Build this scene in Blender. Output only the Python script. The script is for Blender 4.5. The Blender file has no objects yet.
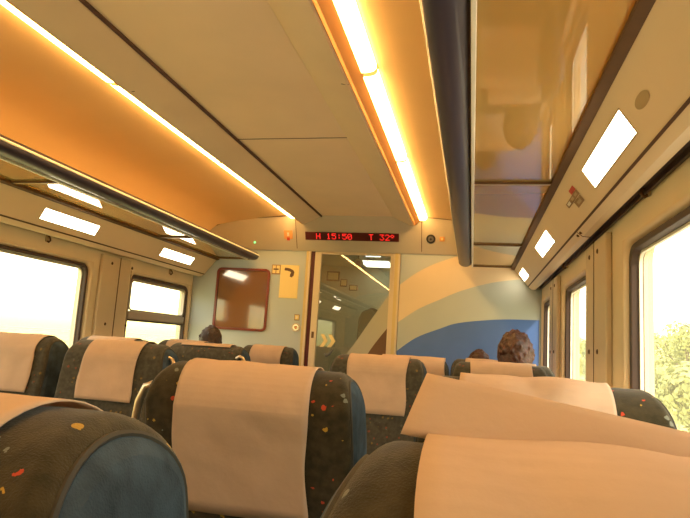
import bpy, bmesh, math, random
from math import sin, cos, pi, radians, sqrt
from mathutils import Vector, Matrix
random.seed(7)
SC = bpy.context.scene
COL = SC.collection

# ---------------------------------------------------------------- materials
def new_mat(name):
    m = bpy.data.materials.new(name); m.use_nodes = True
    nt = m.node_tree; nt.nodes.clear()
    out = nt.nodes.new('ShaderNodeOutputMaterial')
    return m, nt, out

def principled(name, col, rough=.6, metal=0, spec=.5, noise=0, nscale=30, bump=0, bscale=200, coat=0, ndetail=3):
    m, nt, out = new_mat(name)
    b = nt.nodes.new('ShaderNodeBsdfPrincipled')
    b.inputs['Base Color'].default_value = (*col, 1)
    b.inputs['Roughness'].default_value = rough
    b.inputs['Metallic'].default_value = metal
    b.inputs['Specular IOR Level'].default_value = spec
    b.inputs['Coat Weight'].default_value = coat
    nt.links.new(b.outputs[0], out.inputs[0])
    tc = nt.nodes.new('ShaderNodeTexCoord')
    if noise:
        n = nt.nodes.new('ShaderNodeTexNoise'); n.inputs['Scale'].default_value = nscale
        n.inputs['Detail'].default_value = ndetail
        nt.links.new(tc.outputs['Object'], n.inputs['Vector'])
        r = nt.nodes.new('ShaderNodeValToRGB')
        r.color_ramp.elements[0].position = .3; r.color_ramp.elements[1].position = .7
        r.color_ramp.elements[0].color = (*[c*(1-noise) for c in col], 1)
        r.color_ramp.elements[1].color = (*[min(1, c*(1+noise)) for c in col], 1)
        nt.links.new(n.outputs[0], r.inputs[0]); nt.links.new(r.outputs[0], b.inputs['Base Color'])
    if bump:
        n2 = nt.nodes.new('ShaderNodeTexNoise'); n2.inputs['Scale'].default_value = bscale
        nt.links.new(tc.outputs['Object'], n2.inputs['Vector'])
        bp = nt.nodes.new('ShaderNodeBump'); bp.inputs['Strength'].default_value = bump
        bp.inputs['Distance'].default_value = .004
        nt.links.new(n2.outputs[0], bp.inputs['Height']); nt.links.new(bp.outputs[0], b.inputs['Normal'])
    return m

def emission(name, col, s):
    m, nt, out = new_mat(name)
    e = nt.nodes.new('ShaderNodeEmission'); e.inputs[0].default_value = (*col, 1); e.inputs[1].default_value = s
    nt.links.new(e.outputs[0], out.inputs[0]); return m

def glass(name, tint, gloss, body, rough=.02, bodycol=(1, 1, 1), minref=.04, haze=False):
    """transparent / mirror / milky body mix"""
    m, nt, out = new_mat(name)
    tr = nt.nodes.new('ShaderNodeBsdfTransparent'); tr.inputs[0].default_value = (*tint, 1)
    gl = nt.nodes.new('ShaderNodeBsdfGlossy'); gl.inputs['Roughness'].default_value = rough
    df = nt.nodes.new('ShaderNodeBsdfTranslucent' if haze else 'ShaderNodeBsdfDiffuse'); df.inputs[0].default_value = (*bodycol, 1)
    m1 = nt.nodes.new('ShaderNodeMixShader'); m1.inputs[0].default_value = body
    nt.links.new(tr.outputs[0], m1.inputs[1]); nt.links.new(df.outputs[0], m1.inputs[2])
    ge = nt.nodes.new('ShaderNodeNewGeometry')
    dt = nt.nodes.new('ShaderNodeVectorMath'); dt.operation = 'DOT_PRODUCT'
    nt.links.new(ge.outputs['Normal'], dt.inputs[0]); nt.links.new(ge.outputs['Incoming'], dt.inputs[1])
    ab = nt.nodes.new('ShaderNodeMath'); ab.operation = 'ABSOLUTE'; nt.links.new(dt.outputs['Value'], ab.inputs[0])
    sb = nt.nodes.new('ShaderNodeMath'); sb.operation = 'SUBTRACT'; sb.inputs[0].default_value = 1; nt.links.new(ab.outputs[0], sb.inputs[1])
    fr = nt.nodes.new('ShaderNodeMath'); fr.operation = 'POWER'; fr.inputs[1].default_value = 5; nt.links.new(sb.outputs[0], fr.inputs[0])
    mm = nt.nodes.new('ShaderNodeMath'); mm.operation = 'MULTIPLY_ADD'
    mm.inputs[1].default_value = gloss; mm.inputs[2].default_value = minref; mm.use_clamp = True
    nt.links.new(fr.outputs[0], mm.inputs[0])
    m2 = nt.nodes.new('ShaderNodeMixShader')
    nt.links.new(mm.outputs[0], m2.inputs[0]); nt.links.new(m1.outputs[0], m2.inputs[1]); nt.links.new(gl.outputs[0], m2.inputs[2])
    nt.links.new(m2.outputs[0], out.inputs[0]); return m

def seat_fabric(name, base, base2, strength=1.0):
    m, nt, out = new_mat(name)
    L = nt.links.new
    b = nt.nodes.new('ShaderNodeBsdfPrincipled'); b.inputs['Roughness'].default_value = .95
    b.inputs['Specular IOR Level'].default_value = .1
    b.inputs['Sheen Weight'].default_value = .15
    tc = nt.nodes.new('ShaderNodeTexCoord')
    n = nt.nodes.new('ShaderNodeTexNoise'); n.inputs['Scale'].default_value = 60; n.inputs['Detail'].default_value = 4
    L(tc.outputs['Object'], n.inputs['Vector'])
    r = nt.nodes.new('ShaderNodeValToRGB')
    r.color_ramp.elements[0].color = (*base, 1); r.color_ramp.elements[1].color = (*base2, 1)
    r.color_ramp.elements[0].position = .35; r.color_ramp.elements[1].position = .7
    L(n.outputs[0], r.inputs[0])
    # woven flecks: distorted voronoi cells, coloured by cell
    n2 = nt.nodes.new('ShaderNodeTexNoise'); n2.inputs['Scale'].default_value = 110
    L(tc.outputs['Object'], n2.inputs['Vector'])
    n2.inputs['Detail'].default_value = 6
    vm = nt.nodes.new('ShaderNodeVectorMath'); vm.operation = 'MULTIPLY_ADD'
    vm.inputs[1].default_value = (.012,)*3
    L(n2.outputs['Color'], vm.inputs[0]); L(tc.outputs['Object'], vm.inputs[2])
    v = nt.nodes.new('ShaderNodeTexVoronoi'); v.inputs['Scale'].default_value = 52
    L(vm.outputs[0], v.inputs['Vector'])
    lt = nt.nodes.new('ShaderNodeMath'); lt.operation = 'LESS_THAN'; lt.inputs[1].default_value = .26
    L(v.outputs['Distance'], lt.inputs[0])
    sep = nt.nodes.new('ShaderNodeSeparateColor'); L(v.outputs['Color'], sep.inputs[0])
    g = nt.nodes.new('ShaderNodeMath'); g.operation = 'GREATER_THAN'; g.inputs[1].default_value = .55
    L(sep.outputs[0], g.inputs[0])
    mu = nt.nodes.new('ShaderNodeMath'); mu.operation = 'MULTIPLY'; L(lt.outputs[0], mu.inputs[0]); L(g.outputs[0], mu.inputs[1])
    mu2 = nt.nodes.new('ShaderNodeMath'); mu2.operation = 'MULTIPLY'; mu2.inputs[1].default_value = .8*strength
    L(mu.outputs[0], mu2.inputs[0])
    cr = nt.nodes.new('ShaderNodeValToRGB'); cr.color_ramp.interpolation = 'CONSTANT'
    e = cr.color_ramp.elements
    e[0].position = 0; e[0].color = (.42, .05, .02, 1)
    e[1].position = .45; e[1].color = (.40, .24, .03, 1)
    x = e.new(.75); x.color = (.16, .17, .14, 1)
    L(sep.outputs[1], cr.inputs[0])
    mx = nt.nodes.new('ShaderNodeMix'); mx.data_type = 'RGBA'
    L(mu2.outputs[0], mx.inputs[0]); L(r.outputs[0], mx.inputs[6]); L(cr.outputs[0], mx.inputs[7])
    L(mx.outputs[2], b.inputs['Base Color'])
    n3 = nt.nodes.new('ShaderNodeTexNoise'); n3.inputs['Scale'].default_value = 600
    L(tc.outputs['Object'], n3.inputs['Vector'])
    bp = nt.nodes.new('ShaderNodeBump'); bp.inputs['Strength'].default_value = .4; bp.inputs['Distance'].default_value = .002
    L(n3.outputs[0], bp.inputs['Height']); L(bp.outputs[0], b.inputs['Normal'])
    L(b.outputs[0], out.inputs[0]); return m

def cloth_mat(name, col):
    m, nt, out = new_mat(name); L = nt.links.new
    tc = nt.nodes.new('ShaderNodeTexCoord')
    n = nt.nodes.new('ShaderNodeTexNoise'); n.inputs['Scale'].default_value = 9; n.inputs['Detail'].default_value = 6
    L(tc.outputs['Object'], n.inputs['Vector'])
    r = nt.nodes.new('ShaderNodeValToRGB')
    r.color_ramp.elements[0].position = .3; r.color_ramp.elements[1].position = .7
    r.color_ramp.elements[0].color = (*[c*.9 for c in col], 1); r.color_ramp.elements[1].color = (*[min(1, c*1.06) for c in col], 1)
    L(n.outputs[0], r.inputs[0])
    d = nt.nodes.new('ShaderNodeBsdfDiffuse'); t = nt.nodes.new('ShaderNodeBsdfTranslucent')
    L(r.outputs[0], d.inputs[0]); L(r.outputs[0], t.inputs[0])
    n2 = nt.nodes.new('ShaderNodeTexNoise'); n2.inputs['Scale'].default_value = 22; n2.inputs['Detail'].default_value = 8
    L(tc.outputs['Object'], n2.inputs['Vector'])
    bp = nt.nodes.new('ShaderNodeBump'); bp.inputs['Strength'].default_value = .45; bp.inputs['Distance'].default_value = .006
    L(n2.outputs[0], bp.inputs['Height']); L(bp.outputs[0], d.inputs['Normal'])
    mx = nt.nodes.new('ShaderNodeMixShader'); mx.inputs[0].default_value = .25
    L(d.outputs[0], mx.inputs[1]); L(t.outputs[0], mx.inputs[2]); L(mx.outputs[0], out.inputs[0]); return m

M = {}
M['cream'] = principled('cream_panel', (.78, .60, .39), .45, noise=.04, nscale=3)
M['ceiling'] = principled('ceiling_laminate', (.82, .62, .41), .6, noise=.05, nscale=2.5)
M['beam'] = principled('beam_laminate', (.78, .60, .40), .4, noise=.04, nscale=3)
M['recess'] = principled('recess_lamplit', (.55, .27, .08), .6)  # orange lamp light on the recess put into its colour
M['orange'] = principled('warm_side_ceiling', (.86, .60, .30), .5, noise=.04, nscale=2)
M['wall'] = principled('wall_cream', (.82, .67, .46), .5, noise=.04, nscale=4)
M['pillar'] = principled('pillar_tan', (.68, .54, .36), .45, noise=.05, nscale=4)
M['endwall'] = principled('end_wall_grey', (.44, .49, .50), .5, noise=.03, nscale=4)
M['mural_cream'] = principled('mural_cream', (.70, .56, .37), .45, noise=.03, nscale=4)
M['mural_grey'] = principled('mural_grey', (.42, .46, .44), .45, noise=.03, nscale=4)
M['mural_blue'] = principled('mural_blue', (.07, .15, .42), .4, noise=.06, nscale=5)
M['header'] = principled('header_laminate', (.52, .46, .36), .45, noise=.03, nscale=4)
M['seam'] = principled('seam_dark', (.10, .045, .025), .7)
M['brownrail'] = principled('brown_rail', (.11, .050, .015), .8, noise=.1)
M['tanbar'] = principled('tan_bar', (.46, .32, .15), .4, noise=.05)
M['fin'] = principled('navy_fin', (.045, .036, .060), .42, spec=.35, coat=.12)
M['whiteedge'] = principled('white_edge', (.8, .75, .65), .4)
M['chrome'] = principled('chrome', (.7, .62, .5), .2, metal=1)
M['handle'] = principled('handle_metal', (.62, .50, .36), .28, metal=.8)
M['rubber'] = principled('rubber', (.075, .045, .035), .5)
M['alu'] = principled('window_alu', (.42, .36, .30), .35, metal=.3)
M['floor'] = principled('floor_vinyl', (.10, .09, .08), .5, noise=.25, nscale=40)
M['plastic'] = principled('grey_plastic', (.13, .12, .11), .5)
M['fabric'] = seat_fabric('seat_fabric', (.022, .018, .009), (.044, .034, .017))
M['fabric_lit'] = seat_fabric('seat_fabric_lit', (.040, .038, .030), (.068, .062, .048), .35)  # same seat fabric, window light put into a lighter colour
M['blue_side'] = principled('blue_side_fabric', (.040, .058, .078), .9, spec=.1, noise=.35, nscale=25, bump=.4, bscale=500)
M['piping'] = principled('piping', (.022, .019, .014), .7)
M['cloth'] = cloth_mat('headrest_cloth', (.56, .42, .32))
M['lamp'] = emission('lamp_warm', (1, .56, .17), 34)
M['lampjoint'] = emission('lamp_joint', (1, .50, .10), 1.6)
M['lens'] = emission('lens_light', (1, .84, .56), 14)
M['winglass'] = glass('window_glass', (.98, .97, .93), .5, .08, .02, (1, .97, .70), .03, True)  # outdoor haze put into the pane as a pale yellow translucent body
M['rackglass'] = glass('rack_glass', (.85, .66, .25), 1.0, .55, .03, (.66, .48, .17), .14)
M['doorglass'] = glass('door_glass', (.80, .82, .64), 1.0, .22, .01, (.50, .50, .36), .14)
M['posterglass'] = principled('brown_mirror', (.20, .085, .03), .12, spec=.9, coat=1)
M['redframe'] = principled('red_brown_frame', (.19, .035, .02), .35)
M['yellow'] = principled('pale_yellow_card', (.85, .66, .28), .6)
M['amber'] = principled('amber_strip', (.62, .48, .22), .5)
M['jamb'] = principled('door_jamb', (.66, .55, .38), .4)
M['darkred'] = principled('dark_red_seal', (.10, .012, .015), .5)
M['black'] = principled('black', (.015, .012, .012), .5)
M['ledback'] = principled('led_back', (.09, .008, .006), .3, spec=.6)
M['led'] = emission('led_red', (1, .03, .02), 1.6)
M['green_led'] = emission('led_green', (.15, 1, .3), 2.5)
M['orange_plate'] = principled('orange_plate', (.70, .34, .12), .5)
M['red'] = principled('red_paint', (.55, .05, .03), .5)
M['white'] = principled('white_paint', (.85, .8, .7), .5)
M['greyp'] = principled('sticker_brown', (.34, .20, .10), .6)
M['band_clear'] = principled('door_band', (.42, .40, .30), .4)
M['brown'] = principled('brown_panel', (.13, .065, .03), .5)
M['vest'] = principled('vestibule_wall', (.50, .52, .38), .5, noise=.05)
M['cold'] = emission('cold_light', (.95, 1, .95), 4)
M['skin'] = principled('skin', (.62, .36, .24), .55)
M['shirt'] = principled('shirt', (.10, .09, .12), .9, noise=.1)
M['shirt2'] = principled('shirt_tan', (.30, .22, .15), .9, noise=.1)
M['jeans'] = principled('jeans', (.04, .055, .10), .9, noise=.1)
M['hair'] = principled('hair_auburn', (.045, .012, .006), .5, noise=.5, nscale=60, bump=1, bscale=90)
M['hair2'] = principled('hair_dark', (.030, .012, .007), .5, noise=.4, nscale=60, bump=1, bscale=90)
M['eye'] = principled('eye', (.05, .03, .02), .2)
M['lips'] = principled('lips', (.45, .15, .12), .5)

# ---------------------------------------------------------------- mesh helpers
class MB:
    def __init__(s): s.v = []; s.f = []
    def add(s, vs, fs):
        o = len(s.v); s.v += [tuple(v) for v in vs]; s.f += [tuple(i+o for i in f) for f in fs]; return s
    def box(s, x0, x1, y0, y1, z0, z1):
        return s.add([(x, y, z) for x in (x0, x1) for y in (y0, y1) for z in (z0, z1)],
                     [(0, 1, 3, 2), (4, 6, 7, 5), (0, 4, 5, 1), (2, 3, 7, 6), (0, 2, 6, 4), (1, 5, 7, 3)])
    def prism_y(s, prof, y0, y1):          # profile [(x,z)] extruded along Y, closed
        n = len(prof)
        vs = [(x, y0, z) for x, z in prof]+[(x, y1, z) for x, z in prof]
        fs = [(i, (i+1) % n, n+(i+1) % n, n+i) for i in range(n)]+[tuple(range(n))[::-1], tuple(range(n, 2*n))]
        return s.add(vs, fs)
    def loops(s, ls, close=False, caps=False):
        n = len(ls[0]); vs = [p for l in ls for p in l]; fs = []
        for k in range(len(ls)-1):
            for i in range(n): fs.append((k*n+i, k*n+(i+1) % n, (k+1)*n+(i+1) % n, (k+1)*n+i))
        if caps: fs += [tuple(range(n))[::-1], tuple((len(ls)-1)*n+i for i in range(n))]
        return s.add(vs, fs)
    def tube(s, pts, r, n=10, caps=True):
        pts = [Vector(p) for p in pts]; ls = []; up = None
        for i, p in enumerate(pts):
            t = (pts[min(i+1, len(pts)-1)]-pts[max(i-1, 0)]).normalized()
            if up is None:
                up = Vector((0, 0, 1)) if abs(t.z) < .9 else Vector((1, 0, 0))
            a = (up-t*up.dot(t)).normalized(); up = a; b = t.cross(a)
            rr = r[i] if isinstance(r, (list, tuple)) else r
            ls.append([tuple(p+(a*cos(2*pi*k/n)+b*sin(2*pi*k/n))*rr) for k in range(n)])
        return s.loops(ls, caps=caps)
    def ball(s, c, r, nu=14, nv=9, rot=None):
        if not isinstance(r, (tuple, list)): r = (r, r, r)
        ls = []
        for j in range(nv):
            a = -pi/2+pi*(j+.02*(j == 0)-.02*(j == nv-1))/(nv-1)
            l = []
            for k in range(nu):
                p = Vector((r[0]*cos(a)*cos(2*pi*k/nu), r[1]*cos(a)*sin(2*pi*k/nu), r[2]*sin(a)))
                if rot: p = rot @ p
                l.append(tuple(p+Vector(c)))
            ls.append(l)
        return s.loops(ls, caps=True)
    def capsule(s, a, b, ra, rb):
        s.tube([a, b], [ra, rb], 14); s.ball(a, ra); s.ball(b, rb); return s
    def zip_cap(s, lp):
        n = len(lp); m = n//2
        fs = [(i, i+1, n-2-i, n-1-i) for i in range(m-1)]+[(m-1, m, m+1) if n % 2 else (m-1, m, m, m)][:n % 2]
        return s.add(lp, fs)
    def grid(s, rows):
        m = len(rows); n = len(rows[0]); vs = [p for r in rows for p in r]
        return s.add(vs, [(i*n+j, i*n+j+1, (i+1)*n+j+1, (i+1)*n+j) for i in range(m-1) for j in range(n-1)])
    def xf(s, f):
        s.v = [tuple(f(*v)) for v in s.v]; return s
    def build(s, name, mat, parent=None, smooth=40, bevel=0, solid=0, rem=0, off=-1):
        me = bpy.data.meshes.new(name); me.from_pydata(s.v, [], s.f)
        bm = bmesh.new(); bm.from_mesh(me)
        if not solid: bmesh.ops.recalc_face_normals(bm, faces=bm.faces)
        bm.to_mesh(me); bm.free()
        me.materials.append(mat)
        if smooth:
            for p in me.polygons: p.use_smooth = True
            me.set_sharp_from_angle(angle=radians(smooth))
        o = bpy.data.objects.new(name, me); COL.objects.link(o)
        if parent is not None: o.parent = parent
        if solid:
            md = o.modifiers.new('s', 'SOLIDIFY'); md.thickness = solid; md.offset = off
        if bevel:
            md = o.modifiers.new('b', 'BEVEL'); md.width = bevel; md.segments = 3; md.limit_method = 'ANGLE'; md.angle_limit = radians(40)
        if rem:
            md = o.modifiers.new('r', 'REMESH'); md.mode = 'VOXEL'; md.voxel_size = rem; md.use_smooth_shade = True
            md = o.modifiers.new('sm', 'SMOOTH'); md.iterations = 4; md.factor = .5
        return o

def empty(name, loc=(0, 0, 0), rz=0):
    o = bpy.data.objects.new(name, None); COL.objects.link(o); o.location = loc; o.rotation_euler = (0, 0, rz)
    o.empty_display_size = .05
    return o
def tag(o, label, cat, group=None, kind=None):
    if label: o['label'] = label
    if cat: o['category'] = cat
    if group: o['group'] = group
    if kind: o['kind'] = kind
    return o
def struct(o, label, cat='structure'):
    return tag(o, label, cat, None, 'structure')
def copy_tree(o, parent=None):
    c = o.copy(); COL.objects.link(c)
    if parent is not None: c.parent = parent
    for ch in list(o.children): copy_tree(ch, c)
    return c

YE = 4.52      # end wall
YB = -1.6      # rear limit of the modelled carriage
XW = 1.40      # window wall

# ---------------------------------------------------------------- shell: floor, side walls
fl = MB().box(-1.5, 1.5, YB, 6.4, -.08, 0).build('floor', M['floor']); struct(fl, 'dark speckled vinyl floor of the carriage', 'floor')
bw = MB().box(-1.5, 1.5, YB-.08, YB, 0, 2.4).build('wall_back', M['endwall']); struct(bw, 'plain rear wall of the carriage behind the viewer', 'wall')

ZW0, ZW1 = .74, 1.625
wins = {'L': [(-.95, .95), (1.32, 3.19), (3.605, 4.50)], 'R': [(-1.2, -.1), (.30, 2.115), (2.70, 3.49), (3.93, 4.505)]}
def wall_side(s, name, label):
    mb = MB(); ws = wins['L' if s < 0 else 'R']; x0, x1 = s*XW, s*(XW+.09)
    a, b = min(x0, x1), max(x0, x1)
    mb.box(a, b, YB, YE+.06, 0, ZW0); mb.box(a, b, YB, YE+.06, ZW1, 2.3)
    y = YB
    for (p, q) in ws: mb.box(a, b, y, p, ZW0, ZW1); y = q
    mb.box(a, b, y, YE+.06, ZW0, ZW1)
    o = mb.build(name, M['wall'], smooth=0); struct(o, label, 'wall'); return o
wall_side(-1, 'wall_left', 'cream left side wall with two bright windows')
wall_side(1, 'wall_right', 'cream right side wall with tall dark-edged windows')

def rrect(x, y0, y1, z0, z1, r, n=7):
    pts = []
    for (cy, cz, a0) in ((y1-r, z1-r, 0), (y0+r, z1-r, 90), (y0+r, z0+r, 180), (y1-r, z0+r, 270)):
        for k in range(n):
            a = radians(a0+90*k/(n-1)); pts.append((x, cy+r*cos(a), cz+r*sin(a)))
    return pts
def make_window(num, s, y0, y1, label, slider=False):
    X = XW
    def L(x, i, r): return rrect(s*x, y0+i, y1-i, ZW0+i, ZW1-i, max(r, .0005))
    root = MB().loops([L(X-.004, 0, .001), L(X-.004, .004, .06), L(X+.002, .010, .06), L(X+.022, .020, .055), L(X+.085, .022, .055), L(X+.085, 0, .001)]).build('window_%d' % num, M['cream'], smooth=50)
    struct(root, label, 'window')
    # rubber frame and thin light bead
    MB().loops([L(X+.018, .018, .055), L(X+.010, .026, .052), L(X+.014, .040, .045), L(X+.040, .046, .042), L(X+.05, .046, .04), L(X+.05, .018, .055), L(X+.018, .018, .055)]).build('window_frame', M['rubber'], root, 50)
    MB().loops([L(X+.035, .045, .042), L(X+.035, .053, .036), L(X+.045, .053, .036), L(X+.045, .045, .042), L(X+.035, .045, .042)]).build('glazing_bead', M['whiteedge'], root, 50)
    g = MB(); lp = L(X+.048, .042, .04); g.add(lp, [tuple(range(len(lp)))]); g.build('pane', M['winglass'], root, 0)
    if slider:
        zc = 1.325
        MB().box(min(s*(X+.012), s*(X+.047)), max(s*(X+.012), s*(X+.047)), y0+.045, y1-.045, zc-.028, zc+.028).build('transom', M['alu'], root, bevel=.006)
        MB().box(min(s*(X+.01), s*(X+.046)), max(s*(X+.01), s*(X+.046)), y0+.045, y1-.045, zc-.040, zc-.0285).build('transom_seal', M['rubber'], root)
        MB().loops([rrect(s*(X+.02), y0+.047, y1-.047, zc+.028, ZW1-.047, .035), rrect(s*(X+.02), y0+.062, y1-.062, zc+.04, ZW1-.062, .03),
                    rrect(s*(X+.045), y0+.062, y1-.062, zc+.04, ZW1-.062, .03)]).build('sash_frame', M['alu'], root, 40)
    return root
make_window(1, -1, *wins['L'][0], 'wide left window nearest the viewer, unseen and added for daylight')  # unseen window, added only to let daylight in
make_window(2, -1, *wins['L'][1], 'large bright left window with rounded dark rubber frame')
make_window(3, -1, *wins['L'][2], 'smaller left window split by a horizontal sash bar, nearest the end wall', True)
make_window(4, 1, *wins['R'][1], 'large right window in front showing hazy green bushes')
make_window(5, 1, *wins['R'][2], 'second right window beyond the tan pillar, seen as a narrow slice')
make_window(6, 1, *wins['R'][3], 'farthest right window beside the end wall, very narrow slice')
make_window(7, 1, *wins['R'][0], 'right window behind the viewer, unseen and added for daylight')  # unseen too, added to bring light from behind

# pillar covers between windows (slightly proud) with seams and screws
tn = [0]
def trim(mb, mat, label, **k):
    tn[0] += 1
    o = mb.build('trim_%d' % tn[0], mat, **k); struct(o, label, 'trim'); return o
def pillar(s, y0, y1, seam, label):
    x0, x1 = sorted((s*(XW-.024), s*(XW-.001)))
    o = trim(MB().box(x0, x1, y0, y1, .3, 1.69), M['pillar'], label, bevel=.006)
    a, b = sorted((s*(XW-.0255), s*(XW-.023)))
    MB().box(a, b, seam-.004, seam+.004, .3, 1.69).build('seam', M['seam'], o)
    for dy in (-.09, .14) if s < 0 else (-.07, .09):
        for z in (1.25, 1.64):
            MB().ball((s*(XW-.025), seam+dy, z), (.004, .010, .010)).build('screw', M['seam'], o)
pillar(-1, 3.25, 3.56, 3.435, 'tan pillar panel between the two left windows with a vertical seam')
pillar(1, 2.28, 2.665, 2.49, 'tan pillar panel between the front right windows with a vertical seam')
pillar(1, 3.56, 3.88, 3.72, 'tan pillar panel between the far right windows')
pillar(-1, 1.0, 1.28, 1.14, 'tan pillar panel on the left wall outside the photo')
for s in (-1, 1):
    sd = 'left' if s < 0 else 'right'
    # ledge below the windows
    a, b = sorted((s*(XW-.05), s*XW))
    trim(MB().box(a, b, YB, YE, .64, .70), M['cream'], 'cream ledge under the %s windows' % sd, bevel=.012)

# ---------------------------------------------------------------- overhead: box with lenses, rack, side ceiling, beams
def S(s, prof): return [(s*x, z) for x, z in prof]
for s in (-1, 1):
    sd = 'left' if s < 0 else 'right'
    prof = [(1.190, 1.868), (1.203, 1.842), (1.300, 1.724), (1.306, 1.716), (1.325, 1.702), (1.352, 1.700), (1.358, 1.712), (1.36, 1.90), (1.19, 1.90)]
    trim(MB().prism_y(S(s, prof), YB, YE-.005), M['cream'], 'cream boxed duct running above the %s windows' % sd, smooth=30)
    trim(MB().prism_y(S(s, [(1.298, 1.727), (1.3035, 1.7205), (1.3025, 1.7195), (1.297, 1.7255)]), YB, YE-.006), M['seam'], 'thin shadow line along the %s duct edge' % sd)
    trim(MB().prism_y(S(s, [(1.352, 1.730), (1.40, 1.730), (1.40, 1.712), (1.384, 1.706), (1.384, 1.722), (1.352, 1.722)]), YB, YE-.005), M['rubber'], 'dark channel between the %s duct and the wall' % sd, smooth=30)
    # brown rail on the inner corner of the duct
    trim(MB().prism_y(S(s, [(1.176, 1.861), (1.176, 1.850), (1.196, 1.843), (1.206, 1.846), (1.206, 1.861)]), YB, YE-.005), M['brownrail'], 'brown rail along the inner edge of the %s duct' % sd)
    # side ceiling, warm lit
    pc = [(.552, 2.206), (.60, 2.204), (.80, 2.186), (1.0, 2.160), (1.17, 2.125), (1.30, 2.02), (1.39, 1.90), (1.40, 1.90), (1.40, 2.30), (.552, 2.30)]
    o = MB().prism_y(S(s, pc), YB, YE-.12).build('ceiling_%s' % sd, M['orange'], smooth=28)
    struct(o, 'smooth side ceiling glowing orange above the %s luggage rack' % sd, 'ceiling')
    # lamp beam
    pb = [(.285, 2.30), (.285, 2.207), (.300, 2.198), (.415, 2.150), (.440, 2.144), (.447, 2.150), (.458, 2.190), (.552, 2.216), (.552, 2.30)]
    trim(MB().prism_y(S(s, pb), YB, YE-.10), M['beam'], 'cream ceiling beam carrying the %s strip light' % sd, smooth=25)
    if s < 0: trim(MB().prism_y(S(s, [(.279, 2.214), (.285, 2.214), (.286, 2.196), (.279, 2.203)]), YB, YE-.10), M['seam'], 'dark joint between the centre ceiling and the %s beam' % sd)
    for yy in (1.95,):
        trim(MB().prism_y(S(s, [(.416, 2.1485), (.441, 2.1445), (.4475, 2.151), (.454, 2.184), (.446, 2.183), (.43, 2.155)]), yy-.002, yy+.002), M['seam'], 'fine joint across the %s lamp beam' % sd)

ce = MB().box(-.285, .285, YB, YE-.10, 2.21, 2.30).build('ceiling', M['ceiling']); struct(ce, 'flat beige centre ceiling of the carriage', 'ceiling')
for yy in (.62, 2.66):
    trim(MB().box(-.285, .285, yy-.003, yy+.003, 2.2085, 2.212), M['seam'], 'fine dark joint across the centre ceiling')
rf = MB().box(-1.5, 1.5, YB-.08, 6.4, 2.30, 2.36).build('roof', M['cream']); rf.name = 'ceiling_outer'; struct(rf, 'outer roof skin above the ceiling panels', 'ceiling')

# strip lights
def strip_light(s):
    sd = 'left' if s < 0 else 'right'
    root = empty('ceiling_light', (s*.505, 1.4, 2.17))
    tag(root, 'continuous warm strip light along the %s ceiling beam, %s' % (sd, 'seen as a thin bright line' if s < 0 else 'seen as a wide glowing band'), 'strip light', 'ceiling strip lights')
    def loc(x, y, z): return (x-s*.505, y-1.4, z-2.17)
    MB().prism_y(S(s, [(.4475, 2.150), (.4485, 2.146), (.4505, 2.146), (.476, 2.186), (.476, 2.201), (.545, 2.212), (.552, 2.208), (.552, 2.219)]), YB, YE-.115).xf(loc).build('housing', M['recess'], root)
    ys = [YB, -1.05, -.05, .95, 1.95, 2.95, 3.93, 4.385]
    for a, b in zip(ys, ys[1:]):
        prof = [(.478, 2.198), (.480, 2.186), (.490, 2.180), (.510, 2.179), (.533, 2.183), (.544, 2.192), (.545, 2.208)]
        MB().prism_y(S(s, prof), a+.018, b-.018).xf(loc).build('diffuser', M['lamp'], root, 40)
        pj = [(.479, 2.199), (.481, 2.188), (.490, 2.182), (.510, 2.181), (.532, 2.185), (.543, 2.194), (.544, 2.208)]
        if b < 4.3: MB().prism_y(S(s, pj), b-.0179, b+.0179).xf(loc).build('lamp_joint', M['lampjoint'], root, 40)
    return root
strip_light(-1); strip_light(1)

# duct lenses
e1 = Vector((.097, 0, -.118)).normalized(); nrm = Vector((-.118, 0, -.097)).normalized()
def lens(s, y0, y1, label):
    c = Vector((1.2515, (y0+y1)/2, 1.783))
    root = empty('wall_light', (s*c.x, c.y, c.z)); tag(root, label, 'light', 'rectangular lights in the ducts')
    h, w = (y1-y0)/2, .033
    def P(u, v, k):
        p = e1*u+Vector((0, v, 0))+nrm*k; return (s*p.x, p.y, p.z)
    def ring(hw, hh, k, sk=0): return [P(-hw, -hh-sk, k), P(hw, -hh+sk, k), P(hw, hh+sk, k), P(-hw, hh-sk, k)]
    MB().loops([ring(w+.004, h+.004, -.004, .008), ring(w+.004, h+.004, .0015, .008), ring(w, h, .0015, .008), ring(w, h, -.004, .008)]).build('frame', M['tanbar'], root, 0)
    MB().add(ring(w, h, .0008, .008), [(0, 1, 2, 3)]).build('diffuser', M['lens'], root, 0)
    return root
lens(1, 1.43, 1.91, 'rectangular lit panel in the right duct nearest the viewer, the largest')
lens(1, 2.85, 3.33, 'small square-looking lit panel in the right duct above the second window')
lens(1, 4.135, 4.46, 'farthest tiny lit panel in the right duct beside the end wall')
lens(-1, 2.53, 2.98, 'lit panel in the left duct above the large bright window')
lens(-1, 3.72, 4.185, 'lit panel in the left duct above the smaller sash window')
lens(-1, .9, 1.35, 'lit panel in the left duct outside the photo')
lens(-1, -.4, .05, 'lit panel in the left duct behind the viewer')
lens(1, .0, .45, 'lit panel in the right duct above the viewer')

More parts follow.
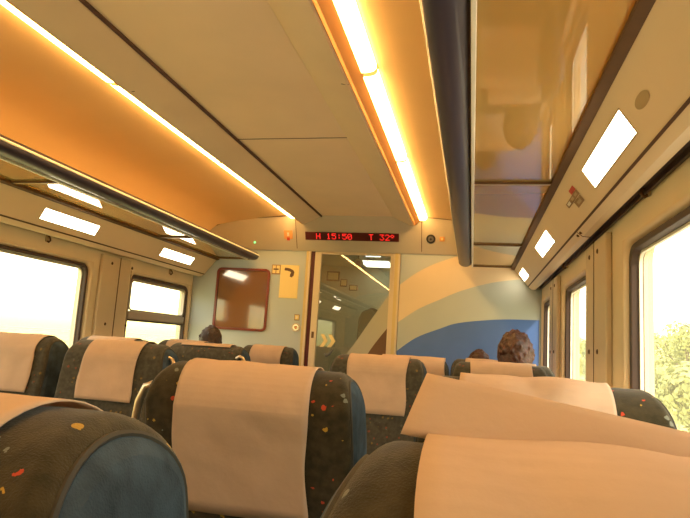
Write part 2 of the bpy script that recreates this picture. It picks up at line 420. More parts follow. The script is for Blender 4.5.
# duct speaker oval, stickers, hooks
def on_face(s, c_y, u, pts, k=.0012):
    c = Vector((1.2515, c_y, 1.783))
    out = []
    for (v, uu) in pts:
        p = c+e1*(u+uu)+Vector((0, v, 0))+nrm*k; out.append((s*p.x, p.y, p.z))
    return out
ov = MB(); pts = on_face(1, 1.31, 0.0, [(.045*cos(a*pi/12), .014*sin(a*pi/12)) for a in range(24)]); ov.add(pts, [tuple(range(24))])
tag(ov.build('speaker_grille', M['tanbar'], smooth=0), 'oval tan speaker grille in the right duct near the front lit panel', 'speaker')
st = empty('pictogram_sticker', (1.2515, 2.2, 1.783)); tag(st, 'small red and brown pictogram sticker on the right duct face', 'sticker')
def stick(name, mat, y0, y1, u0, u1, k):
    q = on_face(1, 2.2, 0, [(y0, u0), (y1, u0), (y1, u1), (y0, u1)], k)
    MB().add([(x-1.2515, y-2.2, z-1.783) for x, y, z in q], [(0, 1, 2, 3)]).build(name, mat, st, 0)
stick('red_corner', M['red'], -.12, -.04, -.036, -.018, .0012)
stick('pictogram_panel', M['greyp'], -.12, .10, -.017, .002, .0012)
stick('pictogram_panel', M['greyp'], -.115, .0, .004, .030, .0012)
for (a, b, c, d) in ((-.10, -.06, -.013, -.003), (-.04, .0, -.013, -.003), (.03, .08, -.013, -.002), (-.09, -.03, .012, .024), (-.10, -.075, .005, .010)):
    stick('pictogram', M['tanbar'] if a < 0 else M['white'], a, b, c, d, .002)
for y in (2.41, 2.47):
    p = on_face(1, y, .070, [(0, 0)], .001)[0]
    tag(MB().ball((1.312, y, 1.7105), (.006, .008, .006)).build('screw_cap', M['seam']), 'tiny dark screw cap on the lip of the right duct', 'screw', 'screw caps on the right duct lip')
trim(MB().prism_y([(1.301, 1.7225), (1.306, 1.7145), (1.325, 1.7005), (1.353, 1.6985), (1.354, 1.701), (1.33, 1.704)], 2.438, 2.443), M['seam'], 'joint across the lip of the right duct')
def hook(s, y, z, label):
    r = empty('coat_hook', (s*XW, y, z)); tag(r, label, 'hook', 'coat hooks above the windows')
    MB().box(-.004, .004, -.010, .010, -.022, .028).xf(lambda x, y_, z_: (x-s*.004, y_, z_)).build('plate', M['tanbar'], r, bevel=.003)
    MB().tube([(-s*.008, 0, .015), (-s*.022, 0, .0), (-s*.026, 0, -.014), (-s*.016, 0, -.024), (-s*.008, 0, -.018)], .005, 8).build('peg', M['brownrail'], r)
hook(-1, 2.76, 1.695, 'small brown coat hook above the large left window')
hook(-1, 4.12, 1.69, 'small brown coat hook above the left sash window')
hook(1, 1.80, 1.72, 'brown coat hook above the front right window')
hook(1, 3.31, 1.72, 'brown coat hook above the gap beyond the second right window')

# luggage racks
def rack(s):
    sd = 'left' if s < 0 else 'right'
    r = empty('luggage_rack', (s*1.0, 2.0, 1.86)); tag(r, 'overhead luggage rack on the %s with tinted glass shelf and navy rounded front rail' % sd, 'luggage rack', 'overhead luggage racks')
    def loc(x, y, z): return (x-s*1.0, y-2.0, z-1.86)
    ls = []
    yend = 4.44
    n = 28
    FZ = 1.876
    def ell(y, k): return [(s*.84+.049*k*cos(2*pi*i/n), y, FZ+.035*k*sin(2*pi*i/n)) for i in range(n)]
    ls = [ell(YB, 1), ell(yend-.04, 1), ell(yend-.015, .93), ell(yend-.002, .75), ell(yend, .4)]
    MB().loops(ls, caps=True).xf(loc).build('front_rail', M['fin'], r, 50)
    a, b = sorted((s*.886, s*.897))
    MB().box(a, b, YB, yend-.01, 1.842, 1.862).xf(loc).build('edge_strip', M['whiteedge'], r, bevel=.002)
    a, b = sorted((s*.782, s*.794))
    MB().prism_y(S(s, [(.790, 1.876), (.792, 1.882), (.794, 1.886), (.791, 1.887), (.788, 1.880)]), YB, yend-.02).xf(loc).build('edge_highlight', M['whiteedge'], r)  # highlight on the rail edge drawn as a thin white strip
    bars = [-.55, .85, 2.235, 3.56, 4.485]
    yy = [YB]+bars
    for p, q in zip(yy, yy[1:]):
        a, b = sorted((s*.895, s*1.19))
        MB().box(a, b, p+.014, q-.014, 1.862, 1.867).xf(loc).build('glass_shelf', M['rackglass'], r, 0)
    for y in bars:
        a, b = sorted((s*.892, s*1.188))
        MB().box(a, b, y-.014, y+.014, 1.855, 1.876).xf(loc).build('crossbar', M['tanbar'], r, bevel=.003)
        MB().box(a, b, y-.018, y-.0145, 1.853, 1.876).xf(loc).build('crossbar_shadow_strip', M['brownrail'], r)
rack(-1); rack(1)

# ---------------------------------------------------------------- end wall, header, mural, door
DX0, DX1, DZ = -.345, .315, 1.955
we = MB().box(-1.5, DX0-.08, YE, YE+.06, 0, 2.3).box(DX1+.03, 1.5, YE, YE+.06, 0, 2.3).box(DX0-.08, DX1+.03, YE, YE+.06, DZ, 2.3).build('wall_end', M['endwall'], smooth=0)
struct(we, 'grey end wall with sliding glass door and a curved blue and cream mural', 'wall')
def flat(name, pts, mat, parent, k, y=YE):
    return MB().add([(x, y-k, z) for x, z in pts], [tuple(range(len(pts)))]).build(name, mat, parent, 0)
def curve(pts, n=8):
    out = []
    P = [pts[0]]+pts+[pts[-1]]
    for i in range(1, len(P)-2):
        p0, p1, p2, p3 = P[i-1:i+3]
        for k in range(n):
            t = k/n
            out.append(tuple(.5*(2*p1[j]+(p2[j]-p0[j])*t+(2*p0[j]-5*p1[j]+4*p2[j]-p3[j])*t*t+(3*p1[j]-p0[j]-3*p2[j]+p3[j])*t**3) for j in (0, 1)))
    out.append(pts[-1]); return out
up = curve([(.345, 1.70), (.46, 1.79), (.60, 1.87), (.77, 1.935)])
lo = curve([(.345, 1.41), (.50, 1.52), (.66, 1.60), (.81, 1.67), (1.01, 1.735), (1.20, 1.77), (1.385, 1.785)])
bl = curve([(.345, 1.19), (.49, 1.30), (.67, 1.38), (.81, 1.43), (1.1, 1.47), (1.385, 1.48)])
flat('cream_swoosh', up+[(1.385, 1.95)]+lo[::-1], M['mural_cream'], we, .002)
flat('grey_swoosh', lo+bl[::-1], M['mural_grey'], we, .002)
flat('blue_swoosh', bl+[(1.385, .4), (.345, .4)], M['mural_blue'], we, .002)

# header (sloping bulkhead above the door)
HT, HB = (4.375, 2.215), (4.505, 1.945)
hd = MB()
top = [(-1.385, 1.96), (-1.34, 2.03), (-1.24, 2.10), (-1.10, 2.145), (-.85, 2.178), (-.552, 2.2), (-.30, 2.22), (.30, 2.22), (.552, 2.2), (.85, 2.178), (1.10, 2.145), (1.24, 2.10), (1.34, 2.03), (1.385, 1.96)]
def hy(z): return HT[0]+(HT[1]-z)/(HT[1]-HB[1])*(HB[0]-HT[0])
rows = [[(x, hy(max(z, 1.946)), max(z, 1.946)+.012) for x, z in top], [(x, HB[0]-.002, HB[1]+.01) for x, z in top], [(x, HB[0]+.006, HB[1]) for x, z in top], [(x, YE, HB[1]) for x, z in top]]
hdo = MB().grid(rows).build('trim_header', M['header'], smooth=30); struct(hdo, 'sloping beige bulkhead over the end door holding the display', 'trim')
tn_h = MB()
for i in range(len(top)-1):
    pass
pth = [(x, hy(max(z, 1.946))-.004, max(z, 1.946)+.006) for x, z in top if abs(x) > .5]
for side in (-1, 1):
    pp = [p for p in pth if p[0]*side > 0]
    MB().tube(pp, .004, 6).build('top_joint', M['seam'], hdo)
for x in (-.50, .505):
    MB().add([(x-.0025, hy(2.2)-.0025, 2.2), (x+.0025, hy(2.2)-.0025, 2.2), (x+.0025, hy(1.96)-.0025, 1.96), (x-.0025, hy(1.96)-.0025, 1.96)], [(0, 1, 2, 3)]).build('panel_seam', M['seam'], hdo)
# local frame on header : origin (x, z) on the slope
hn = Vector((0, -(HT[1]-HB[1]), -(HB[0]-HT[0]))).normalized(); hu = Vector((0, HT[0]-HB[0], HT[1]-HB[1])).normalized()
def H(x, z, u=0, v=0, k=0):
    p = Vector((x+u, hy(z), z+.004))+hu*v+hn*k; return (p.x, p.y, p.z)

# LED display
cz_ = 2.055; x0s, x1s = -.425, .330; hh = .033
disp = empty('led_display', H(-.06, cz_)); tag(disp, 'long dark red LED information display showing H 15:50 T 32° above the door', 'display')
dl = Vector(H(-.06, cz_))
def dloc(x, y, z): return (x-dl.x, y-dl.y, z-dl.z)
def hbox(mb, x0, x1, v0, v1, k0, k1, zc=cz_):
    vs = [H(x, zc, 0, v, k) for x in (x0, x1) for k in (k1, k0) for v in (v0, v1)]
    return mb.add(vs, [(0, 1, 3, 2), (4, 6, 7, 5), (0, 4, 5, 1), (2, 3, 7, 6), (0, 2, 6, 4), (1, 5, 7, 3)])
hbox(MB(), x0s, x1s, -hh, hh, -.004, .004).xf(dloc).build('screen', M['ledback'], disp, 0)
FONT = {'H': ['10001', '10001', '10001', '11111', '10001', '10001', '10001'], '1': ['00100', '01100', '00100', '00100', '00100', '00100', '01110'],
 '5': ['11111', '10000', '11110', '00001', '00001', '10001', '01110'], ':': ['00000', '00100', '00100', '00000', '00100', '00100', '00000'],
 '0': ['01110', '10001', '10011', '10101', '11001', '10001', '01110'], 'T': ['11111', '00100', '00100', '00100', '00100', '00100', '00100'],
 '3': ['11111', '00010', '00100', '00010', '00001', '10001', '01110'], '2': ['01110', '10001', '00001', '00010', '00100', '01000', '11111'], '\u00b0': ['01100', '10010', '10010', '01100', '00000', '00000', '00000'], ' ': ['00000']*7}
txt = 'H 15:50   T 32\u00b0'
tx0, tx1 = -.335, .300
pitch = (tx1-tx0)/(len(txt)*6-1); vp = .0068
ci = 0
for i, ch in enumerate(txt):
    if ch == ' ': continue
    mb = MB()
    for r_, row in enumerate(FONT[ch]):
        for c_, b_ in enumerate(row):
            if b_ == '1':
                x = tx0+(i*6+c_)*pitch; v = (3-r_)*vp
                hbox(mb, x, x+pitch*.86, v-vp*.42, v+vp*.42, .004, .0055)
    mb.xf(dloc).build('led_character', M['led'], disp, 0)

def header_disc(name, x, z, r, mat, label, cat, rings=(), n=24):
    o = Vector(H(x, z)); root = empty(name, o); tag(root, label, cat)
    def ring(rr, k): return [tuple(Vector(H(x, z, rr*cos(2*pi*i/n), rr*sin(2*pi*i/n), k))-o) for i in range(n)]
    MB().loops([ring(r, -.002), ring(r, .005), ring(r*.85, .008), ring(r*.1, .008)], caps=True).build('body', mat, root, 30)
    for (rr, k, m2, nm) in rings: MB().loops([ring(rr, k), ring(rr, k+.002)], caps=True).build(nm, m2, root, 30)
    return root
header_disc('speaker', .575, 2.052, .035, M['black'], 'round black loudspeaker on the bulkhead right of the display', 'speaker', ((.022, .008, M['plastic'], 'cone'), (.008, .010, M['black'], 'dust_cap')))
def header_plate(name, x, z, w, h, mat, label, cat, extra=()):
    o = Vector(H(x, z)); root = empty(name, o); tag(root, label, cat)
    f = lambda a, b, c: (a-o.x, b-o.y, c-o.z)
    hbox(MB(), x-w, x+w, -h, h, -.001, .005, z).xf(f).build('plate', mat, root, 0, bevel=.002)
    for (nm, dx, dv, w2, h2, m2) in extra: hbox(MB(), x+dx-w2, x+dx+w2, dv-h2, dv+h2, .005, .009, z).xf(f).build(nm, m2, root, 0)
    return root
header_plate('control_plate', .66, 2.052, .019, .018, M['orange_plate'], 'small square orange plate beside the round loudspeaker', 'plate', (('button', 0, 0, .008, .008, M['yellow']),))
header_plate('alarm_light', -.568, 2.06, .036, .036, M['orange_plate'], 'small square orange alarm plate with a tiny lamp left of the display', 'alarm',
             (('lamp', 0, .004, .008, .014, M['white']), ('red_mark', 0, -.034, .012, .012, M['red'])))
header_disc('indicator_light', -.862, 1.995, .007, M['green_led'], 'tiny green indicator light above the end of the left rail', 'light', n=12)

# end wall furniture (left)
def wall_item(name, x, z, label, cat):
    r = empty(name, (x, YE, z)); tag(r, label, cat); return r
def rr2(x0, x1, z0, z1, r, y, n=6):
    pts = []
    for (cx, cz, a0) in ((x1-r, z1-r, 0), (x0+r, z1-r, 90), (x0+r, z0+r, 180), (x1-r, z0+r, 270)):
        for k in range(n):
            a = radians(a0+90*k/(n-1)); pts.append((cx+r*cos(a), y, cz+r*sin(a)))
    return pts
pf = wall_item('poster_frame', -.95, 1.53, 'reddish brown rounded frame with dark reflective glass on the end wall', 'frame')
w, h = .232, .255
MB().loops([rr2(-w, w, -h, h, .04, -.001), rr2(-w, w, -h, h, .04, -.016), rr2(-w+.018, w-.018, -h+.018, h-.018, .028, -.018), rr2(-w+.020, w-.020, -h+.02, h-.02, .026, -.006)]).build('frame', M['redframe'], pf, 40)
pg = rr2(-w+.019, w-.019, -h+.019, h-.019, .027, -.008); MB().add(pg, [tuple(range(len(pg)))]).build('glass', M['posterglass'], pf, 0)
ns = wall_item('pictogram_sign', -.672, 1.785, 'tiny square pictogram sticker beside the poster frame', 'sign')
MB().box(-.037, .037, -.004, -.001, -.040, .040).build('plate', M['greyp'], ns, bevel=.002)
MB().box(-.030, -.004, -.006, -.0045, -.030, .032).build('left_field', M['yellow'], ns)
MB().box(.004, .030, -.006, -.0045, -.030, .032).build('right_field', M['yellow'], ns)
MB().box(-.022, .022, -.007, -.0062, -.004, .008).build('cross_bar', M['brown'], ns)
yc = wall_item('instruction_card', -.555, 1.69, 'tall pale yellow card with a dark handle-shaped pictogram', 'sign')
MB().box(-.078, .078, -.004, -.001, -.135, .135).build('card', M['yellow'], yc)
pg = [(-.045, .100), (-.040, .113), (.0, .108), (.030, .094), (.040, .078), (.036, .050), (.022, .034), (.004, .040), (.006, .062), (.014, .072), (.004, .082), (-.02, .088), (-.042, .090)]
MB().add([(x, -.0048, z) for x, z in pg], [tuple(range(len(pg)))]).build('pictogram', M['brown'], yc, 0)
b1 = wall_item('call_button', -.466, 1.405, 'small square yellowish push button on the end wall by the door', 'button')
MB().box(-.022, .022, -.006, -.001, -.024, .024).build('plate', M['greyp'], b1, bevel=.002)
MB().box(-.016, .016, -.008, -.0055, -.018, .018).build('button_face', M['yellow'], b1, bevel=.002)
MB().box(-.004, .004, -.0095, -.0075, -.009, .009).build('mark', M['white'], b1)
b2 = wall_item('door_button', -.468, 1.325, 'round metal push button below the square one on the end wall', 'button')
def disc(r, y0, y1, n=24): return MB().loops([[(r*cos(2*pi*i/n), y, r*sin(2*pi*i/n)) for i in range(n)] for y in (y0, y1)], caps=True)
disc(.034, -.001, -.008).build('ring', M['pillar'], b2, 30); disc(.024, -.0075, -.011).build('bezel', M['chrome'], b2, 30); disc(.013, -.0105, -.014).build('button_face', M['orange_plate'], b2, 30)

# door : jambs, leaf, glass
dr = empty('door_1', (0, YE, 0)); struct(dr, 'sliding glass door in the end wall with arrows and a curved band', 'door')
def dbox(name, x0, x1, z0, z1, y0, y1, mat, bevel=0): return MB().box(x0, x1, y0-YE, y1-YE, z0, z1).build(name, mat, dr, bevel=bevel)
dbox('amber_strip', -.424, -.385, 0, 1.945, YE-.006, YE+.06, M['amber'], .003)
dbox('seal', -.385, -.345, 0, 1.945, YE+.012, YE+.06, M['darkred'])
dbox('jamb', -.402, -.385, 0, 1.945, YE-.008, YE+.0, M['jamb'])
dbox('leaf_frame', -.352, -.300, 0, 1.945, YE+.002, YE+.035, M['jamb'], .004)
dbox('leaf_frame', .262, .285, 0, 1.945, YE+.004, YE+.035, M['jamb'], .003)
dbox('jamb', .285, .340, 0, 1.945, YE-.006, YE+.06, M['jamb'], .004)
dbox('amber_strip', .300, .326, 0, 1.945, YE-.009, YE-.004, M['amber'])
dbox('top_frame', -.300, .262, 1.925, 1.955, YE+.004, YE+.035, M['jamb'])
dbox('bottom_frame', -.300, .262, 0, .14, YE+.004, YE+.035, M['jamb'])
MB().add([(-.300, .020, .14), (.262, .020, .14), (.262, .020, 1.926), (-.300, .020, 1.926)], [(0, 1, 2, 3)]).build('door_glass', M['doorglass'], dr, 0)
bu = curve([(-.14, .90), (-.07, 1.10), (.02, 1.24), (.12, 1.40), (.262, 1.62)]); bd = curve([(.0, .90), (.08, 1.08), (.16, 1.22), (.262, 1.36)])
MB().add([(x, .017, z) for x, z in bu+bd[::-1]], [tuple(range(len(bu+bd)))]).build('curved_band', M['band_clear'], dr, 0)
bq = bd+[(.262, .90)]
MB().add([(x, .017, z) for x, z in bq], [tuple(range(len(bq)))]).build('brown_reflection', M['brown'], dr, 0)  # dark cabin reflection in the glass drawn as a brown decal
for dx in (0, .062):
    q = [(-.268, 1.285), (-.238, 1.285), (-.205, 1.235), (-.238, 1.185), (-.268, 1.185), (-.237, 1.235)]
    MB().add([(x+dx, .016, z) for x, z in q], [tuple(range(6))]).build('arrow', M['yellow'], dr, 0)
MB().tube([(-.215, .012, 1.13), (-.20, -.02, 1.12), (-.175, -.03, 1.135), (-.155, -.02, 1.17)], .010, 10).build('door_handle', M['plastic'], dr)
dbox('lock_plate', -.338, -.318, 1.25, 1.30, YE-.001, YE+.002, M['brown'])

# vestibule beyond the door
vs_ = MB().box(-.9, -.86, YE+.06, 6.4, 0, 2.3).box(.86, .9, YE+.06, 6.4, 0, 2.3).box(-.9, .9, 6.3, 6.4, 0, 2.3).box(-.9, .9, YE+.06, 6.4, 2.07, 2.3)
o = vs_.build('wall_vestibule', M['vest'], smooth=0); struct(o, 'olive grey vestibule seen through the glass door', 'wall')
def vlight(x0, x1, y0, y1, label):
    r = empty('vestibule_light', ((x0+x1)/2, (y0+y1)/2, 2.062)); tag(r, label, 'light', 'ceiling lights in the vestibule')
    a, b = (x1-x0)/2, (y1-y0)/2
    MB().box(-a-.02, a+.02, -b-.02, b+.02, -.004, .01).build('frame', M['white'], r); MB().box(-a, a, -b, b, -.012, -.0045).build('diffuser', M['cold'], r)
vlight(-.22, .07, 5.72, 6.15, 'long cold white ceiling light seen through the door')
vlight(-.10, .04, 5.33, 5.42, 'small white ceiling light just behind the door glass')
vp_ = lambda x, z, w, h, label: (lambda r: (MB().box(-w, w, -.012, 0, -h, h).build('frame', M['brown'], r, bevel=.004), MB().box(-w*.75, w*.75, -.015, -.0125, -h*.7, h*.7).build('picture', M['yellow'], r)))(tag(empty('framed_notice', (x, 6.298, z)), label, 'notice', 'notices in the vestibule'))
vp_(-.62, 1.955, .075, .055, 'largest brown framed notice seen through the door glass')
vp_(-.495, 1.885, .040, .042, 'middle small framed notice seen through the door glass')
vp_(-.385, 1.835, .048, .032, 'lowest small framed notice seen through the door glass')
rb = tag(empty('round_sign', (-.13, 5.2, 1.955)), 'round reddish sign hanging behind the door glass', 'sign')
disc(.045, 0, .01).build('disc', M['orange_plate'], rb); MB().tube([(0, .005, .04), (0, .005, .115)], .006, 8).build('rod', M['brown'], rb); MB().box(-.02, .02, -.003, 0, -.02, .02).build('mark', M['red'], rb)
cab = empty('folding_seat', (.02, 5.25, 0)); tag(cab, 'brown upholstered panel with rounded top standing in the vestibule', 'folding seat')
pr = [(-.10, 0), (-.13, 1.2), (-.12, 1.45), (-.09, 1.52), (0, 1.56), (.09, 1.52), (.12, 1.45), (.13, 0)]
MB().loops([[(x, y, z) for x, z in pr] for y in (-.05, .05)], caps=True).build('backrest', M['brown'], cab, bevel=.02)
MB().box(-.13, .13, -.12, -.052, .5, .9).build('folded_seat', M['brown'], cab, bevel=.02)

# ---------------------------------------------------------------- seats
LEAN = .15; TH = .086
def hw(z):
    if z < 1.0: return .216
    t = min(1, (z-1.0)/.175); return .216-.030*t**4
def arch(e, n=20):
    """closed profile in local (y,z): +y = forward side (where the passenger sits). e = inset"""
    T = TH-e; zt = 1.172-e; R = .082; pts = []
    def cy(z): return (1.172-z)*LEAN-.004
    zs = [.36+e, .60, .80, .95, 1.03, 1.172-R]
    for z in zs: pts.append((cy(z)+T*(1+.10*min(1, (1.1-z)/.5)), z))
    for k in range(1, n):
        a = pi*k/n; pts.append((cy(1.09)+T*cos(a), 1.09+(zt-1.09)*sin(a)))
    for z in zs[::-1]: pts.append((cy(z)-T*(1+.10*min(1, (1.1-z)/.5)), z))
    return pts
def seat_back_meshes(fab, side, rot):
    R = .016; ls = []
    st = [(-1, k) for k in range(0, 6)]+[(0, 0)]+[(1, k) for k in range(5, -1, -1)]
    for sg, k in st:
        if sg == 0: e, frac = 0, 0
        else:
            a = (pi/2)*k/5; e = R*(1-sin(a)); frac = None
        pr = arch(e)
        if sg == 0: ls.append([(0, y, z) for y, z in pr])
        else: ls.append([(sg*(hw(z)-R*(1-cos(a))), y, z) for y, z in pr])
    body = MB().loops(ls).zip_cap(ls[0]).zip_cap(ls[-1])
    sides = []
    for sg in (-1, 1):
        pr = arch(R+.001); pr2 = arch(R+.014)
        l2 = [(sg*(hw(z)+.007), y, z) for y, z in pr2]
        sides.append(MB().loops([[(sg*(hw(z)-.002), y, z) for y, z in pr], [(sg*(hw(z)+.002), y, z) for y, z in pr], l2]).zip_cap(l2))
    pips = []
    for sg in (-1, 1):
        pr = arch(R-.001); pips.append(MB().tube([(sg*(hw(z)), y, z) for y, z in pr], .0032, 6))
    return body, sides, pips
def cover_mesh(x0, x1, zr, zf, rough=.0015, seed=1):
    rnd = random.Random(seed)
    pr = arch(-.0065, 20)
    # rear side (−y) from zr, over the top, to zf on the front
    front = [p for p in pr if p[0] > (1.172-p[1])*LEAN-.004]; 
    path = []
    dense = []
    for a, b in zip(pr, pr[1:]):
        for k in range(6): dense.append((a[0]+(b[0]-a[0])*k/6, a[1]+(b[1]-a[1])*k/6))
    dense.append(pr[-1])
    mid = max(range(len(dense)), key=lambda i: dense[i][1])
    keep = [p for i, p in enumerate(dense) if (i <= mid and p[1] >= zf) or (i > mid and p[1] >= zr)]
    nx = 26; rows = []
    ph = [rnd.uniform(0, 6) for _ in range(6)]
    for (y, z) in keep:
        row = []
        sgn = 1 if y > (1.172-z)*LEAN-.004 else -1
        for i in range(nx+1):
            x = x0+(x1-x0)*i/nx
            w_ = rough*(sin(x*23+z*31+ph[0])+sin(x*41-z*17+ph[1])*.7+sin(x*9+z*55+ph[2])*.6)
            edge = .004*sin(z*30+ph[3]) if i == 0 else (.004*sin(z*26+ph[4]) if i == nx else 0)
            xx = x+edge
            h_ = hw(z)
            if z > 1.1: pass
            row.append((xx, y+sgn*(abs(w_)*.9+.0005), z+(abs(w_)*.8 if z > 1.12 else 0)))
        rows.append(row)
    return MB().grid(rows)

def make_seat(label, fab='fabric', cover=(-.14, .14, .89, .95), cov_side='rear', handles=(), armside=1, seed=1, hy=0, rough=.0015, name='train_seat'):
    root = empty(name); tag(root, label, 'seat', 'train seats in the carriage')
    body, sides, pips = seat_back_meshes(None, None, 0)
    body.build('backrest', M[fab], root, 45)
    for s_ in sides: s_.build('side_panel', M['blue_side'], root, 45)
    for p_ in pips: p_.build('piping', M['piping'], root, 45)
    if cover:
        x0, x1, zr, zf = cover
        cover_mesh(x0, x1, zr, zf, rough, seed=seed).build('headrest_cover', M['cloth'], root, 60, solid=.0015, off=1)
    dc = (LEAN-.15)*.72
    MB().box(-.22, .22, .20+dc, .62+dc, .33, .45).build('seat_cushion', M[fab], root, bevel=.035)
    MB().box(-.20, .20, .10, .55, .27, .33).build('seat_pan', M['plastic'], root, bevel=.01)
    MB().box(-.06, .06, .2, .42, .03, .27).box(-.16, .16, .14, .50, .0, .03).build('pedestal', M['plastic'], root, bevel=.008)
    ax = armside*.262
    MB().box(ax-.022, ax+.022, .10, .46, .60, .64).build('armrest', M['plastic'], root, bevel=.012)
    MB().box(ax-.012, ax+.012, .12, .17, .40, .60).build('armrest_post', M['plastic'], root)
    for hx in handles:
        pts = [(hx*.195, hy-.01, 1.112), (hx*.215, hy-.022, 1.122), (hx*.230, hy-.02, 1.116), (hx*.246, hy-.015, 1.085), (hx*.254, hy-.01, 1.04), (hx*.254, hy, .98), (hx*.245, hy+.006, .93), (hx*.212, hy+.010, .915)]
        MB().tube(pts, .0085, 10).build('grab_handle', M['handle'], root)
    return root

def place(seat, x, y, face, zs=1):
    seat.scale = (1, 1, zs)
    # top of backrest centre at y; face=+1 looks to the end wall, -1 towards the viewer
    seat.location = (x, y-(.0125 if face > 0 else -.0125), 0); seat.rotation_euler = (0, 0, 0 if face > 0 else pi)
# cover args are in seat-local x : for face -1 x is mirrored; zr = rear bottom, zf = front bottom
LEAN = .22; TH = .104
s_ = make_seat('nearest seat in the lower left corner with large blue side panel', cover=(-.17, .140, 1.0, .98), handles=(), armside=-1, seed=3); place(s_, .448, .415, 1, .986)
nearR = make_seat('nearest seat at lower right with speckled shoulder and a lifted cloth cover', cover=(-.150, .17, .82, .95), handles=(), armside=1, seed=4, rough=.0030); place(nearR, 1.032, .42, 1, .985)
LEAN = .32; TH = .082
s_ = make_seat('large seat in the centre foreground with hanging cloth and brown speckled sides', cover=(-.143, .132, .855, .95), handles=(-1,), armside=-1, seed=5); place(s_, .475, 1.17, 1, .992)
s_ = make_seat('right window seat in the second row with cloth across its wide top', cover=(-.140, .120, .855, .95), armside=1, seed=6, rough=.003); place(s_, 1.03, 1.15, 1)
LEAN = .15
s_ = make_seat('aisle seat beyond the centre one, beneath the glass door, facing the viewer', 'fabric_lit', cover=(-.140, .130, .95, .912), handles=(), armside=1, seed=7); place(s_, .49, 2.72, -1)
s_ = make_seat('right window seat facing the viewer in front of the dark-haired head', 'fabric_lit', cover=(-.145, .135, .95, .912), armside=-1, seed=8); place(s_, 1.035, 2.86, -1)
s_ = make_seat('aisle seat mostly hidden behind the one under the door, cloth corner showing', 'fabric_lit', cover=(-.14, .20, .90, .95), armside=-1, seed=9); place(s_, .575, 3.2, 1)
s_ = make_seat('window seat of the auburn-haired passenger, hidden behind a cloth-covered seat', 'fabric_lit', cover=(-.14, .13, .90, .95), armside=1, seed=10); place(s_, 1.09, 3.08, 1)
s_ = make_seat('farthest right window seat under the blue mural, holding the short passenger', 'fabric_lit', cover=(-.13, .13, .95, .90), armside=1, seed=11); place(s_, 1.00, 3.84, 1)
s_ = make_seat('left aisle seat facing the viewer with a long cloth, right of the leftmost seat', 'fabric_lit', cover=(-.118, .118, .95, .935), handles=(-1,), armside=-1, seed=12, hy=.05); place(s_, -.465, 2.15, -1)
s_ = make_seat('leftmost seat under the large bright window with a long cloth', 'fabric_lit', cover=(-.165, .150, .95, .935), armside=1, seed=13); place(s_, -.985, 2.17, -1)
s_ = make_seat('plain grey-backed left aisle seat with grab handles on both shoulders', 'fabric_lit', cover=(-.14, .14, 1.162, .95), handles=(-1, 1), armside=1, seed=14, hy=-.06); place(s_, -.465, 2.95, 1)
s_ = make_seat('left window seat by the sash window with light cloth along its top', 'fabric_lit', cover=(-.14, .14, 1.155, .95), armside=-1, seed=15); place(s_, -1.02, 2.95, 1)
s_ = make_seat('far left aisle seat below the push buttons with a small cloth', 'fabric_lit', cover=(-.125, .125, .90, .95), armside=1, seed=16); place(s_, -.44, 3.86, 1)
s_.scale = (.88, 1, 1)
s_ = make_seat('far left window seat of the short dark-haired passenger', 'fabric_lit', cover=(-.13, .13, .90, .95), armside=-1, seed=17); place(s_, -1.0, 3.78, 1)

# lifted flap of the near right cover
ox, oy = nearR.location.x, nearR.location.y
A = Vector((.858, .44, 1.158)); B = Vector((.873, .455, 1.2015)); Cc = Vector((1.24, .455, 1.138)); D = Vector((1.24, .44, 1.12))
rows = []
for j in range(9):
    v = j/8; r_ = []
    for i in range(25):
        u = i/24
        p = (A*(1-v)+B*v)*(1-u)+(D*(1-v)+Cc*v)*u
        p.y += .006*sin(u*9+v*2)*v+.010*v*v; p.z += -.012*sin(pi*u)*(1-v)*0+.004*sin(pi*u)*v
        r_.append((p.x-ox, p.y-oy, p.z/.985))
    rows.append(r_)
MB().grid(rows).build('lifted_cover_flap', M['cloth'], nearR, 60, solid=.0012)

